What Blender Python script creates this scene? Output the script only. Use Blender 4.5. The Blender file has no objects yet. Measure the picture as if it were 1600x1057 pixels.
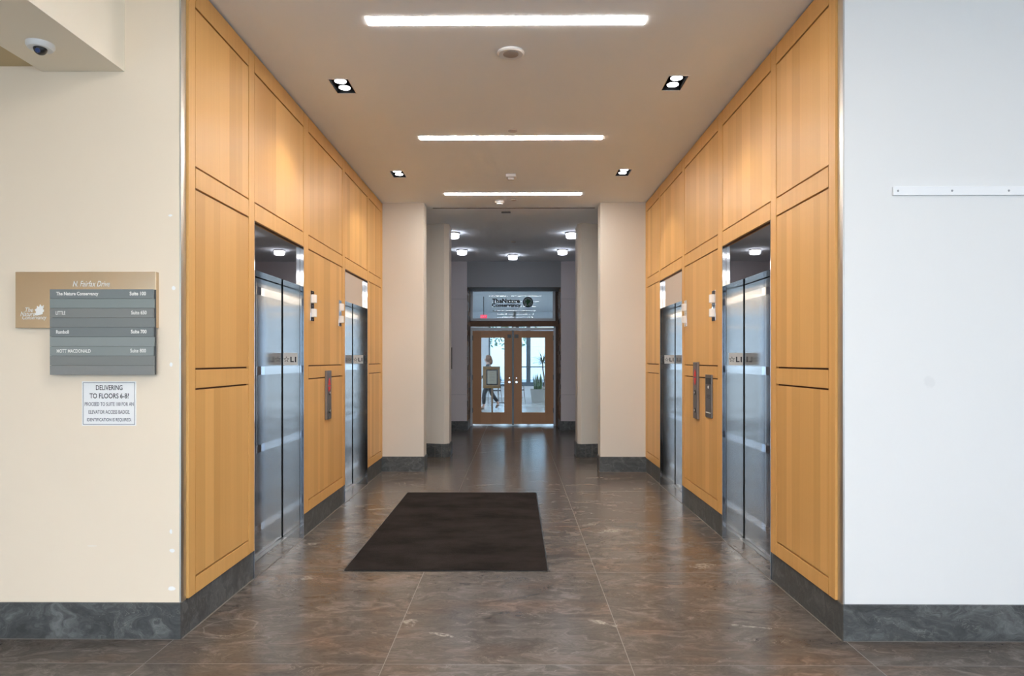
import bpy, bmesh, math, random
from mathutils import Vector, Matrix
random.seed(7)
PI = math.pi
S = bpy.context.scene
COL = S.collection

# ------------------------------------------------------------------ camera
cam = bpy.data.cameras.new('camera'); camo = bpy.data.objects.new('camera', cam); COL.objects.link(camo)
cam.sensor_width = 36; cam.lens = 24.0
cam.shift_x = 2/1600; cam.shift_y = 34.5/1600
cam.clip_start = .05; cam.clip_end = 300
camo.location = (0, 0, 1.5)
camo.rotation_euler = (PI/2, 0, .0075)
S.camera = camo
# ------------------------------------------------------------------ view
vs = S.view_settings
S.display_settings.display_device = 'sRGB'
vs.view_transform = 'Standard'; vs.look = 'None'; vs.gamma = 1; vs.use_curve_mapping = False
vs.exposure = 0.5
# ------------------------------------------------------------------ world: soft daylight sky
W = bpy.data.worlds.new('world'); S.world = W; W.use_nodes = True
wn = W.node_tree.nodes; wl = W.node_tree.links; wn.clear()
wo = wn.new('ShaderNodeOutputWorld'); bg = wn.new('ShaderNodeBackground')
tc = wn.new('ShaderNodeTexCoord'); sp = wn.new('ShaderNodeSeparateXYZ')
rp = wn.new('ShaderNodeValToRGB')
rp.color_ramp.elements[0].position = 0; rp.color_ramp.elements[0].color = (.80, .82, .84, 1)
rp.color_ramp.elements[1].position = 1; rp.color_ramp.elements[1].color = (.68, .82, 1.0, 1)
for p, c in ((.49, (.62, .66, .68, 1)), (.51, (.70, .79, .86, 1)), (.62, (.88, .94, 1.0, 1))):
    e = rp.color_ramp.elements.new(p); e.color = c
mr = wn.new('ShaderNodeMapRange'); mr.inputs[1].default_value = -1; mr.inputs[2].default_value = 1
wl.new(tc.outputs['Generated'], sp.inputs[0]); wl.new(sp.outputs[2], mr.inputs[0]); wl.new(mr.outputs[0], rp.inputs[0])
wl.new(rp.outputs[0], bg.inputs[0]); wl.new(bg.outputs[0], wo.inputs[0])
bg.inputs[1].default_value = 4.5

def area(name, loc, rot, sx, sy, power, color, portal=False):
    l = bpy.data.lights.new(name, 'AREA'); l.shape = 'RECTANGLE'; l.size = sx; l.size_y = sy
    l.energy = power; l.color = color
    o = bpy.data.objects.new(name, l); COL.objects.link(o); o.location = loc; o.rotation_euler = rot
    if portal: l.cycles.is_portal = True
    return o
def spot(name, loc, power, color, ang, blend, rot=(0, 0, 0), r=.03):
    l = bpy.data.lights.new(name, 'SPOT'); l.energy = power; l.color = color; l.spot_size = math.radians(ang)
    l.spot_blend = blend; l.shadow_soft_size = r
    o = bpy.data.objects.new(name, l); COL.objects.link(o); o.location = loc; o.rotation_euler = rot
    return o
CEIL = 3.61
XC, HH = -.0275, 1.7625          # hall centre line and half width at the wood face
FY = 3.66                        # front wall plane
# daylight openings (portals guide sampling of the sky)
area('foyer_glazing_portal', (0, -5.97, 1.5), (PI/2, 0, 0), 13.6, 2.8, 1, (1, 1, 1), True)
area('foyer_side_portal', (6.97, -1.2, 1.7), (0, PI/2, 0), 2.8, 5.6, 1, (1, 1, 1), True)
area('office_glazing_portal', (2.2, 27.5, 1.85), (-PI/2, 0, 0), 4.6, 2.6, 1, (1, 1, 1), True)
# added fill lights in the unseen foyer, standing in for its lighting
WARM = (1.0, .80, .56); COOL = (.80, .90, 1.0)
area('foyer_fill_left', (-3.9, .3, 3.55), (0, 0, 0), 3.6, 2.2, 690, (1.0, .84, .66))
area('foyer_fill_right', (3.9, 0.9, 3.55), (0, 0, 0), 3.6, 2.2, 18, (1.0, .97, .93))
area('foyer_fill_middle', (0, -5.2, 3.55), (0, 0, 0), 8.0, 1.2, 320, (1, .97, .94))

# ------------------------------------------------------------------ node helpers
MATS = {}
def new_mat(name):
    m = bpy.data.materials.new(name); m.use_nodes = True; MATS[name] = m
    nt = m.node_tree; b = nt.nodes['Principled BSDF']
    return m, nt, b
def pm(name, col, rough=.5, metal=0, bump=0, bscale=200, emit=None, estr=0, var=0, vscale=3, spec=None):
    m, nt, b = new_mat(name)
    b.inputs['Base Color'].default_value = (*col, 1); b.inputs['Roughness'].default_value = rough
    b.inputs['Metallic'].default_value = metal
    if spec is not None: b.inputs['Specular IOR Level'].default_value = spec
    if emit: b.inputs['Emission Color'].default_value = (*emit, 1); b.inputs['Emission Strength'].default_value = estr
    N = nt.nodes; L = nt.links
    if bump or var:
        tc = N.new('ShaderNodeTexCoord')
    if var:
        n = N.new('ShaderNodeTexNoise'); n.inputs['Scale'].default_value = vscale; n.inputs['Detail'].default_value = 5
        L.new(tc.outputs['Object'], n.inputs['Vector'])
        mx = N.new('ShaderNodeMix'); mx.data_type = 'RGBA'
        mx.inputs[6].default_value = (*[c*(1-var) for c in col], 1); mx.inputs[7].default_value = (*[min(1, c*(1+var)) for c in col], 1)
        L.new(n.outputs[0], mx.inputs[0]); L.new(mx.outputs[2], b.inputs['Base Color'])
    if bump:
        n = N.new('ShaderNodeTexNoise'); n.inputs['Scale'].default_value = bscale; n.inputs['Detail'].default_value = 3
        L.new(tc.outputs['Object'], n.inputs['Vector'])
        bp = N.new('ShaderNodeBump'); bp.inputs['Strength'].default_value = bump; bp.inputs['Distance'].default_value = .002
        L.new(n.outputs[0], bp.inputs['Height']); L.new(bp.outputs[0], b.inputs['Normal'])
    return m

def ramp(nt, stops, interp='LINEAR'):
    r = nt.nodes.new('ShaderNodeValToRGB'); cr = r.color_ramp; cr.interpolation = interp
    cr.elements[0].position = stops[0][0]; cr.elements[0].color = (*stops[0][1], 1)
    cr.elements[1].position = stops[-1][0]; cr.elements[1].color = (*stops[-1][1], 1)
    for p, c in stops[1:-1]:
        e = cr.elements.new(p); e.color = (*c, 1)
    return r
def math_n(nt, op, a=None, b=None, c=None, clamp=False):
    n = nt.nodes.new('ShaderNodeMath'); n.operation = op; n.use_clamp = clamp
    for i, v in enumerate((a, b, c)):
        if v is None: continue
        if isinstance(v, (int, float)): n.inputs[i].default_value = v
        else: nt.links.new(v, n.inputs[i])
    return n.outputs[0]
def mixc(nt, f, a, b, mode='MIX'):
    n = nt.nodes.new('ShaderNodeMix'); n.data_type = 'RGBA'; n.blend_type = mode
    for i, v in ((0, f), (6, a), (7, b)):
        if isinstance(v, (int, float)): n.inputs[i].default_value = v
        elif isinstance(v, tuple): n.inputs[i].default_value = (*v, 1)
        else: nt.links.new(v, n.inputs[i])
    return n.outputs[2]

# ---- veneer
def wood_mat(name, light, dark, strip=9.0, rough=.36, amt=.55):
    m, nt, b = new_mat(name); N = nt.nodes; L = nt.links
    geo = N.new('ShaderNodeNewGeometry'); sep = N.new('ShaderNodeSeparateXYZ'); L.new(geo.outputs['Position'], sep.inputs[0])
    oi = N.new('ShaderNodeObjectInfo')
    along = math_n(nt, 'ADD', sep.outputs[1], math_n(nt, 'MULTIPLY', sep.outputs[0], .31))
    # veneer strips of unequal width
    w = N.new('ShaderNodeTexNoise'); w.noise_dimensions = '1D'; w.inputs['Scale'].default_value = 3.0
    L.new(along, w.inputs['W'])
    a2 = math_n(nt, 'ADD', math_n(nt, 'MULTIPLY', along, strip), math_n(nt, 'MULTIPLY', w.outputs[0], 1.5))
    fl = math_n(nt, 'FLOOR', a2)
    wn_ = N.new('ShaderNodeTexWhiteNoise'); wn_.noise_dimensions = '2D'
    cmb = N.new('ShaderNodeCombineXYZ'); L.new(fl, cmb.inputs[0]); L.new(oi.outputs['Random'], cmb.inputs[1])
    L.new(cmb.outputs[0], wn_.inputs['Vector'])
    mp = N.new('ShaderNodeMapping'); mp.inputs['Scale'].default_value = (60, 60, 1.1); L.new(geo.outputs['Position'], mp.inputs[0])
    g = N.new('ShaderNodeTexNoise'); g.inputs['Scale'].default_value = 1.0; g.inputs['Detail'].default_value = 6; g.inputs['Roughness'].default_value = .6
    g.inputs['Distortion'].default_value = .6
    L.new(mp.outputs[0], g.inputs['Vector'])
    f = math_n(nt, 'ADD', math_n(nt, 'MULTIPLY', wn_.outputs[0], amt), math_n(nt, 'MULTIPLY', g.outputs[0], 1-amt))
    c = mixc(nt, f, light, dark)
    L.new(c, b.inputs['Base Color'])
    b.inputs['Roughness'].default_value = rough+.06
    b.inputs['Specular IOR Level'].default_value = .38; b.inputs['Coat Roughness'].default_value = .25
    bp = N.new('ShaderNodeBump'); bp.inputs['Strength'].default_value = .05; bp.inputs['Distance'].default_value = .001
    L.new(g.outputs[0], bp.inputs['Height']); L.new(bp.outputs[0], b.inputs['Normal'])
    return m
wood = wood_mat('veneer', (.77, .445, .155), (.54, .285, .085), 9, amt=.62)
wood_rail = wood_mat('veneer_rail', (.74, .42, .145), (.60, .325, .10), 30, amt=.25)
wood_door = wood_mat('door_veneer', (.62, .33, .17), (.48, .25, .12), 14, .4)
groove = pm('groove_brown', (.10, .035, .012), .7)

# ---- stone
def stone_mat(name, c0, c1, c2, vein, scale=1.0, rough=.28, spots=None, brown=None):
    m, nt, b = new_mat(name); N = nt.nodes; L = nt.links
    geo = N.new('ShaderNodeNewGeometry')
    mp = N.new('ShaderNodeMapping'); mp.inputs['Scale'].default_value = (scale*.8, scale*1.5, scale*1.2); L.new(geo.outputs['Position'], mp.inputs[0])
    at = N.new('ShaderNodeAttribute'); at.attribute_name = 'tile'
    off = N.new('ShaderNodeVectorMath'); off.operation = 'MULTIPLY_ADD'; off.inputs[1].default_value = (37, 53, 11)
    L.new(at.outputs['Color'], off.inputs[0]); L.new(mp.outputs[0], off.inputs[2])
    wv = N.new('ShaderNodeTexNoise'); wv.inputs['Scale'].default_value = 1.6; wv.inputs['Detail'].default_value = 3
    L.new(off.outputs[0], wv.inputs['Vector'])
    ad = N.new('ShaderNodeVectorMath'); ad.operation = 'MULTIPLY_ADD'; ad.inputs[1].default_value = (1.6, 1.6, 1.6)
    L.new(wv.outputs[1], ad.inputs[0]); L.new(off.outputs[0], ad.inputs[2])
    n1 = N.new('ShaderNodeTexNoise'); n1.inputs['Scale'].default_value = 2.2; n1.inputs['Detail'].default_value = 9; n1.inputs['Roughness'].default_value = .62
    n1.inputs['Distortion'].default_value = 1.2
    L.new(ad.outputs[0], n1.inputs['Vector'])
    r1 = ramp(nt, [(.30, c0), (.50, c1), (.70, c2)]); L.new(n1.outputs[0], r1.inputs[0])
    n2 = N.new('ShaderNodeTexNoise'); n2.inputs['Scale'].default_value = 1.9; n2.inputs['Detail'].default_value = 7; n2.inputs['Distortion'].default_value = 2.0
    L.new(ad.outputs[0], n2.inputs['Vector'])
    v = math_n(nt, 'ABSOLUTE', math_n(nt, 'SUBTRACT', n2.outputs[0], .5))
    v = math_n(nt, 'SUBTRACT', 1, math_n(nt, 'DIVIDE', v, .012), clamp=True)
    n3 = N.new('ShaderNodeTexNoise'); n3.inputs['Scale'].default_value = 2.4; L.new(mp.outputs[0], n3.inputs['Vector'])
    g3 = ramp(nt, [(.50, (0, 0, 0)), (.66, (1, 1, 1))]); L.new(n3.outputs[0], g3.inputs[0])
    vf = math_n(nt, 'MULTIPLY', math_n(nt, 'MULTIPLY', v, g3.outputs[0]), .45)
    c = mixc(nt, vf, r1.outputs[0], vein)
    if brown:
        n4 = N.new('ShaderNodeTexNoise'); n4.inputs['Scale'].default_value = 1.1; n4.inputs['Detail'].default_value = 4; L.new(off.outputs[0], n4.inputs['Vector'])
        g4 = ramp(nt, [(.50, (0, 0, 0)), (.72, (.75, .75, .75))]); L.new(n4.outputs[0], g4.inputs[0])
        c = mixc(nt, g4.outputs[0], c, mixc(nt, 1.0, c, brown, 'MULTIPLY'))
    # fine mottling
    nf = N.new('ShaderNodeTexNoise'); nf.inputs['Scale'].default_value = 26; nf.inputs['Detail'].default_value = 4; L.new(ad.outputs[0], nf.inputs['Vector'])
    gf = ramp(nt, [(.3, (.84, .84, .84)), (.7, (1.18, 1.18, 1.18))]); L.new(nf.outputs[0], gf.inputs[0]); c = mixc(nt, 1.0, c, gf.outputs[0], 'MULTIPLY')
    # tone per tile
    tn = math_n(nt, 'ADD', .88, math_n(nt, 'MULTIPLY', at.outputs['Fac'], .24))
    cmb = N.new('ShaderNodeCombineXYZ'); [L.new(tn, cmb.inputs[i]) for i in range(3)]
    c = mixc(nt, 1.0, c, cmb.outputs[0], 'MULTIPLY')
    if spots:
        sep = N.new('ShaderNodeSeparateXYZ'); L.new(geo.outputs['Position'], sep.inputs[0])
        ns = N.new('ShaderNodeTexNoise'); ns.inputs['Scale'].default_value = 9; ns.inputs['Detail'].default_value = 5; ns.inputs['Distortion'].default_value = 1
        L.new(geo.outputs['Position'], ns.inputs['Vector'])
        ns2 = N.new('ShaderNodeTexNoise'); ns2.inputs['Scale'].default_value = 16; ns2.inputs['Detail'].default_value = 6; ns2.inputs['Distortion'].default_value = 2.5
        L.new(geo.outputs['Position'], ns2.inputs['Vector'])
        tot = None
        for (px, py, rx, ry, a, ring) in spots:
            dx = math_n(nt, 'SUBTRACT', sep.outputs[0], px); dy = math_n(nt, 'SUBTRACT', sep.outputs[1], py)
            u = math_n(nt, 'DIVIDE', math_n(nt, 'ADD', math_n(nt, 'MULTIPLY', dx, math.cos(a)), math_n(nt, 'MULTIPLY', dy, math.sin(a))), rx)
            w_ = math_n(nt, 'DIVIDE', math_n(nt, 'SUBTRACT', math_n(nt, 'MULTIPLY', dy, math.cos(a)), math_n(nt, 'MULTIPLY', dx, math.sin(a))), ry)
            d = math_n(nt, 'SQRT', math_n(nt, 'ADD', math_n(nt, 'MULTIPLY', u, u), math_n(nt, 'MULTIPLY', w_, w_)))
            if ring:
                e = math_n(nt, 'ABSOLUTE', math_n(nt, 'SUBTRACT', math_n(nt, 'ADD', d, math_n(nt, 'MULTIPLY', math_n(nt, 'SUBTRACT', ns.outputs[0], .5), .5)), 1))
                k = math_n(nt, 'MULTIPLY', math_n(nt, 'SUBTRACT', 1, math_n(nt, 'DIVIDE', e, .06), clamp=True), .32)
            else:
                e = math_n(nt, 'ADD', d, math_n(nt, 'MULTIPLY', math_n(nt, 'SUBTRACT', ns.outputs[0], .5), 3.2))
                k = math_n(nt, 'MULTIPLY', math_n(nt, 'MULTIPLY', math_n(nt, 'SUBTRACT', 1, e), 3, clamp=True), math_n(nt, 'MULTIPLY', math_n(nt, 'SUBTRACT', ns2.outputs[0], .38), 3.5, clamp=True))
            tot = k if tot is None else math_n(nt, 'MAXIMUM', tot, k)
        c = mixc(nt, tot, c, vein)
    L.new(c, b.inputs['Base Color'])
    rr = math_n(nt, 'ADD', rough-.06, math_n(nt, 'MULTIPLY', n1.outputs[0], .12)); L.new(rr, b.inputs['Roughness']); b.inputs['Specular IOR Level'].default_value = .42
    return m
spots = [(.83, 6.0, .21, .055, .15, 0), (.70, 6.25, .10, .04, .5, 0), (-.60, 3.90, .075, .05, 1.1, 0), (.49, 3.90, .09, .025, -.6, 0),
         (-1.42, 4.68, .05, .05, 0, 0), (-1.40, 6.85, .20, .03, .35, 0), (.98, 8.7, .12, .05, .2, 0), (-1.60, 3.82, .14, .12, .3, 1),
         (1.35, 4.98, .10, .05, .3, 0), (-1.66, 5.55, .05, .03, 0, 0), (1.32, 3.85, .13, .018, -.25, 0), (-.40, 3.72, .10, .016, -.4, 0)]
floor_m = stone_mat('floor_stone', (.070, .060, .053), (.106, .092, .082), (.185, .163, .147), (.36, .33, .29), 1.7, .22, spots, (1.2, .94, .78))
base_m = stone_mat('base_stone', (.045, .047, .048), (.075, .079, .080), (.15, .158, .158), (.30, .30, .28), 2.4, .42)
def marks(m, lst, col, soft=6):
    nt = m.node_tree; N = nt.nodes; L = nt.links; b = N['Principled BSDF']
    geo = N.new('ShaderNodeNewGeometry'); sep = N.new('ShaderNodeSeparateXYZ'); L.new(geo.outputs['Position'], sep.inputs[0])
    ns = N.new('ShaderNodeTexNoise'); ns.inputs['Scale'].default_value = 60; L.new(geo.outputs['Position'], ns.inputs['Vector'])
    tot = None
    for px, py, rx, rz, k in lst:
        x = (px-806)*FY/1067; z = 1.5+(563-py)*FY/1067
        u = math_n(nt, 'DIVIDE', math_n(nt, 'SUBTRACT', sep.outputs[0], x), rx); w = math_n(nt, 'DIVIDE', math_n(nt, 'SUBTRACT', sep.outputs[2], z), rz)
        d = math_n(nt, 'ADD', math_n(nt, 'ADD', math_n(nt, 'MULTIPLY', u, u), math_n(nt, 'MULTIPLY', w, w)), math_n(nt, 'MULTIPLY', math_n(nt, 'SUBTRACT', ns.outputs[0], .5), 1.6))
        e = math_n(nt, 'MULTIPLY', math_n(nt, 'MULTIPLY', math_n(nt, 'SUBTRACT', 1, d), soft, clamp=True), k)
        tot = e if tot is None else math_n(nt, 'MAXIMUM', tot, e)
    base = tuple(b.inputs['Base Color'].default_value)[:3]
    L.new(mixc(nt, tot, base, col), b.inputs['Base Color'])
grout = pm('grout', (.15, .135, .12), .7)
# ---- paint
paint_w = pm('paint_cream', (.87, .75, .60), .65, bump=.08, bscale=90)
paint_r = pm('paint_cool_white', (.80, .80, .80), .65, bump=.08, bscale=90)
marks(paint_w, [(264, 336, .012, .006, 1), (269, 450, .010, .012, 1), (265, 570, .009, .012, 1), (265, 832, .008, .014, 1), (267, 862, .016, .010, 1), (266, 922, .020, .012, 1), (140, 855, .03, .004, .3)], (.93, .92, .90))
marks(paint_r, [(1450, 597, .035, .035, .12)], (.45, .45, .45), 2)
paint_h = pm('paint_column', (.68, .63, .565), .6, bump=.06, bscale=90)
paint_c = pm('paint_ceiling', (.91, .95, .99), .85)
paint_f = pm('paint_rotunda', (.70, .66, .69), .7)
paint_g = pm('paint_grey', (.30, .31, .33), .7)
paint_b = pm('paint_bulkhead', (.90, .83, .70), .7)
white_p = pm('white_plastic', (.80, .80, .80), .4)
white_s = pm('white_strip', (.88, .89, .91), .45)
black = pm('black_plastic', (.012, .012, .013), .35)
blackm = pm('black_matt', (.008, .008, .008), .7, spec=.08)
dark_steel = pm('dark_metal', (.13, .12, .115), .35, 1)
chrome = pm('polished_steel', (.80, .81, .83), .05, 1)
plate_m = pm('bronze_steel', (.27, .24, .22), .32, 1)
screw_m = pm('screw_grey', (.35, .35, .36), .4, .8)
text_w = pm('lettering_white', (.88, .87, .84), .5)
text_k = pm('lettering_black', (.015, .015, .02), .5)
text_g = pm('lettering_grey', (.10, .10, .13), .5)
red_m = pm('red_graphic', (.75, .03, .03), .4)
def steel_mat(name, bands, col=(.35, .345, .34), rough=.13, wav=.0):
    m, nt, b = new_mat(name); N = nt.nodes; L = nt.links
    b.inputs['Metallic'].default_value = 1; b.inputs['Base Color'].default_value = (*col, 1)
    geo = N.new('ShaderNodeNewGeometry'); sep = N.new('ShaderNodeSeparateXYZ'); L.new(geo.outputs['Position'], sep.inputs[0])
    tot = None
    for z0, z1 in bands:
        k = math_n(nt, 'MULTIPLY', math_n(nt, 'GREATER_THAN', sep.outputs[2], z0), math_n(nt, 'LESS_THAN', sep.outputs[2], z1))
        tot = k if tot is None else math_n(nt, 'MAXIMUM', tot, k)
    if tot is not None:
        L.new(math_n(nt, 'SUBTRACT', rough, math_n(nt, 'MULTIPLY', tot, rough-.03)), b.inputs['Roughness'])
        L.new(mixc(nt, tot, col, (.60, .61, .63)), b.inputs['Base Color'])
    else: b.inputs['Roughness'].default_value = rough
    mp = N.new('ShaderNodeMapping'); mp.inputs['Scale'].default_value = (1.2, 1.2, 5); L.new(geo.outputs['Position'], mp.inputs[0])
    n = N.new('ShaderNodeTexNoise'); n.inputs['Scale'].default_value = 1.5; n.inputs['Detail'].default_value = 1; L.new(mp.outputs[0], n.inputs['Vector'])
    bp = N.new('ShaderNodeBump'); bp.inputs['Strength'].default_value = 1; bp.inputs['Distance'].default_value = wav
    L.new(n.outputs[0], bp.inputs['Height']); L.new(bp.outputs[0], b.inputs['Normal'])
    return m
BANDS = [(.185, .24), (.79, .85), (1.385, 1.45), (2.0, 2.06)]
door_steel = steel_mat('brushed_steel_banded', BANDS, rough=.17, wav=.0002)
jamb_steel = steel_mat('brushed_steel', [], (.38, .38, .38), .10, wav=.002)
mirror = steel_mat('mirror_steel', [], (.78, .74, .72), .02)
brass = steel_mat('brushed_champagne', [], (.62, .50, .36), .24)
def glass_mat(name, tint, gl=.12, rough=0.0, fk=1.0):
    m, nt, b = new_mat(name); N = nt.nodes; L = nt.links; N.remove(b)
    o = N['Material Output']; t = N.new('ShaderNodeBsdfTransparent'); t.inputs[0].default_value = (*tint, 1)
    g = N.new('ShaderNodeBsdfGlossy'); g.inputs['Roughness'].default_value = rough
    fr = N.new('ShaderNodeFresnel'); fr.inputs[0].default_value = 1.5
    k = math_n(nt, 'ADD', math_n(nt, 'MULTIPLY', fr.outputs[0], fk), gl, clamp=True)
    mx = N.new('ShaderNodeMixShader'); L.new(k, mx.inputs[0]); L.new(t.outputs[0], mx.inputs[1]); L.new(g.outputs[0], mx.inputs[2])
    L.new(mx.outputs[0], o.inputs[0]); return m
glass_d = glass_mat('door_glass', (.92, .97, 1.0), .0, fk=.3)
glass_t = glass_mat('window_glass', (.86, .92, .96), .0, fk=.6)
glass_o = glass_mat('tinted_glazing', (.50, .58, .64), .0)
glass_f = glass_mat('lobby_glazing', (.85, .93, 1.0), .04)
lin_m = pm('linear_diffuser', (.9, .9, .9), .5, emit=(1.0, .94, .87), estr=52)
lamp_m = pm('lamp_face', (.9, .9, .9), .5, emit=(.97, .97, 1.0), estr=14)
rot_m = pm('round_diffuser', (.9, .9, .9), .5, emit=(.84, .88, 1.0), estr=9)
lens_m = pm('lantern_lens', (.85, .80, .76), .25)
exit_m = pm('exit_red', (.6, .02, .05), .5, emit=(1, .05, .12), estr=.9)

# ------------------------------------------------------------------ mesh builder
class MB:
    def __init__(s): s.v = []; s.f = []; s.mi = []; s.cur = 0; s.tile = []; s.t = 0.0
    def _add(s, vs, fs):
        n = len(s.v); s.v += [tuple(v) for v in vs]
        for f in fs: s.f.append(tuple(i+n for i in f)); s.mi.append(s.cur); s.tile.append(s.t)
    def box(s, x0, x1, y0, y1, z0, z1):
        x0, x1 = min(x0, x1), max(x0, x1); y0, y1 = min(y0, y1), max(y0, y1)
        s._add([(x0,y0,z0),(x1,y0,z0),(x1,y1,z0),(x0,y1,z0),(x0,y0,z1),(x1,y0,z1),(x1,y1,z1),(x0,y1,z1)],
               [(0,3,2,1),(4,5,6,7),(0,1,5,4),(1,2,6,5),(2,3,7,6),(3,0,4,7)]); return s
    def quad(s, a, b, c, d): s._add([a, b, c, d], [(0, 1, 2, 3)]); return s
    def prism(s, poly, z0, z1):
        n = len(poly)
        s._add([(x, y, z0) for x, y in poly]+[(x, y, z1) for x, y in poly],
               [tuple(range(n))[::-1], tuple(range(n, 2*n))]+[(i, (i+1) % n, n+(i+1) % n, n+i) for i in range(n)]); return s
    def plate(s, poly, o, u, v, t):   # polygon in the plane (u,v) at o with thickness t along u x v
        o, u, v = Vector(o), Vector(u), Vector(v); w = u.cross(v).normalized()*t; n = len(poly)
        P = [o+u*a+v*b for a, b in poly]
        s._add([p for p in P]+[p+w for p in P], [tuple(range(n))[::-1], tuple(range(n, 2*n))]+[(i, (i+1) % n, n+(i+1) % n, n+i) for i in range(n)]); return s
    def lathe(s, prof, c, ax=(0, 0, 1), n=32):
        c = Vector(c); ax = Vector(ax).normalized(); q = ax.to_track_quat('Z', 'Y'); rings = []; vs = []
        for r, h in prof:
            for k in range(n):
                a = 2*PI*k/n; vs.append(c+q @ Vector((r*math.cos(a), r*math.sin(a), h)))
        fs = []
        for i in range(len(prof)-1):
            for k in range(n): fs.append((i*n+k, i*n+(k+1) % n, (i+1)*n+(k+1) % n, (i+1)*n+k))
        fs.append(tuple(range(n))[::-1]); fs.append(tuple((len(prof)-1)*n+k for k in range(n)))
        s._add(vs, fs); return s
    def tube(s, pts, r, n=8, r1=None):
        pts = [Vector(p) for p in pts]; vs = []; up = Vector((0, 0, 1))
        for i, p in enumerate(pts):
            d = (pts[min(i+1, len(pts)-1)]-pts[max(i-1, 0)]).normalized()
            q = d.to_track_quat('Z', 'Y'); rr = r if r1 is None else r+(r1-r)*i/(len(pts)-1)
            for k in range(n):
                a = 2*PI*k/n; vs.append(p+q @ Vector((rr*math.cos(a), rr*math.sin(a), 0)))
        fs = []
        for i in range(len(pts)-1):
            for k in range(n): fs.append((i*n+k, i*n+(k+1) % n, (i+1)*n+(k+1) % n, (i+1)*n+k))
        fs.append(tuple(range(n))[::-1]); fs.append(tuple((len(pts)-1)*n+k for k in range(n)))
        s._add(vs, fs); return s
    def ball(s, c, rx, ry, rz, n=20, m=12, f=None):
        vs = []
        for i in range(m+1):
            t = PI*i/m
            for k in range(n):
                a = 2*PI*k/n; p = Vector((rx*math.sin(t)*math.cos(a), ry*math.sin(t)*math.sin(a), rz*math.cos(t)))
                if f: p = f(p)
                vs.append(Vector(c)+p)
        fs = [(i*n+k, (i+1)*n+k, (i+1)*n+(k+1) % n, i*n+(k+1) % n) for i in range(m) for k in range(n)]
        s._add(vs, fs); return s
    def build(s, name, mats, parent=None, origin=(0, 0, 0), smooth=False, bevel=0, label=None, recalc=True):
        o = Vector(origin)
        me = bpy.data.meshes.new(name); me.from_pydata([tuple(Vector(v)-o) for v in s.v], [], s.f)
        if not isinstance(mats, (list, tuple)): mats = [mats]
        for m in mats: me.materials.append(m)
        for p, k in zip(me.polygons, s.mi): p.material_index = k
        ca = me.color_attributes.new('tile', 'FLOAT_COLOR', 'CORNER')
        for p, t in zip(me.polygons, s.tile):
            for li in p.loop_indices: ca.data[li].color = (t, (t*7.3) % 1, (t*3.7) % 1, 1)
        if recalc:
            bm = bmesh.new(); bm.from_mesh(me); bmesh.ops.recalc_face_normals(bm, faces=bm.faces); bm.to_mesh(me); bm.free()
        if smooth:
            me.polygons.foreach_set('use_smooth', [True]*len(me.polygons))
            me.set_sharp_from_angle(angle=math.radians(35))
        ob = bpy.data.objects.new(name, me); COL.objects.link(ob); ob.location = o
        if parent: ob.parent = parent
        if bevel:
            md = ob.modifiers.new('bevel', 'BEVEL'); md.width = bevel; md.segments = 2; md.limit_method = 'ANGLE'
        if label: ob['label'] = label
        return ob
def tag(o, label=None, cat=None, group=None, kind=None):
    if label: o['label'] = label
    if cat: o['category'] = cat
    if group: o['group'] = group
    if kind: o['kind'] = kind
    return o
def struct(o): o['kind'] = 'structure'; return o
def empty(name, loc, rz=0, label=None, cat=None, group=None):
    o = bpy.data.objects.new(name, None); COL.objects.link(o); o.location = loc; o.rotation_euler = (0, 0, rz)
    o.empty_display_size = .1
    return tag(o, label, cat, group)
def copy_tree(o, parent=None):
    c = o.copy(); COL.objects.link(c); c.parent = parent
    for ch in list(o.children): copy_tree(ch, c)
    return c
def text(body, o, u, v, w, h, mat, name='lettering', parent=None, shear=0, ext=.001, align=0, bold=0, label=None):
    """lettering fitted into width w, height h with its lower left (align 0), centre (1) or lower right (2) at o"""
    cu = bpy.data.curves.new('t', 'FONT'); cu.body = body; cu.size = 1; cu.shear = shear; cu.extrude = .0; cu.offset = bold
    cu.resolution_u = 3
    t = bpy.data.objects.new('t', cu); COL.objects.link(t)
    bpy.context.view_layer.update()
    me = bpy.data.meshes.new_from_object(t.evaluated_get(bpy.context.evaluated_depsgraph_get()))
    bpy.data.objects.remove(t)
    xs = [q.co.x for q in me.vertices]; ys = [q.co.y for q in me.vertices]
    x0, x1, y0, y1 = min(xs), max(xs), min(ys), max(ys)
    sx = w/(x1-x0); sy = h/(y1-y0) if h else sx
    ax = (0, (x1-x0)/2, x1-x0)[align]
    o, u, v = Vector(o), Vector(u), Vector(v); nrm = u.cross(v)
    for q in me.vertices:
        q.co = o+u*((q.co.x-x0-ax)*sx)+v*((q.co.y-y0)*sy)+nrm*ext
    me.materials.clear(); me.materials.append(mat); me.name = name
    ob = bpy.data.objects.new(name, me); COL.objects.link(ob)
    if parent: ob.parent = parent
    if label: ob['label'] = label
    return ob
def X(s, d): return XC+s*d

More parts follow.
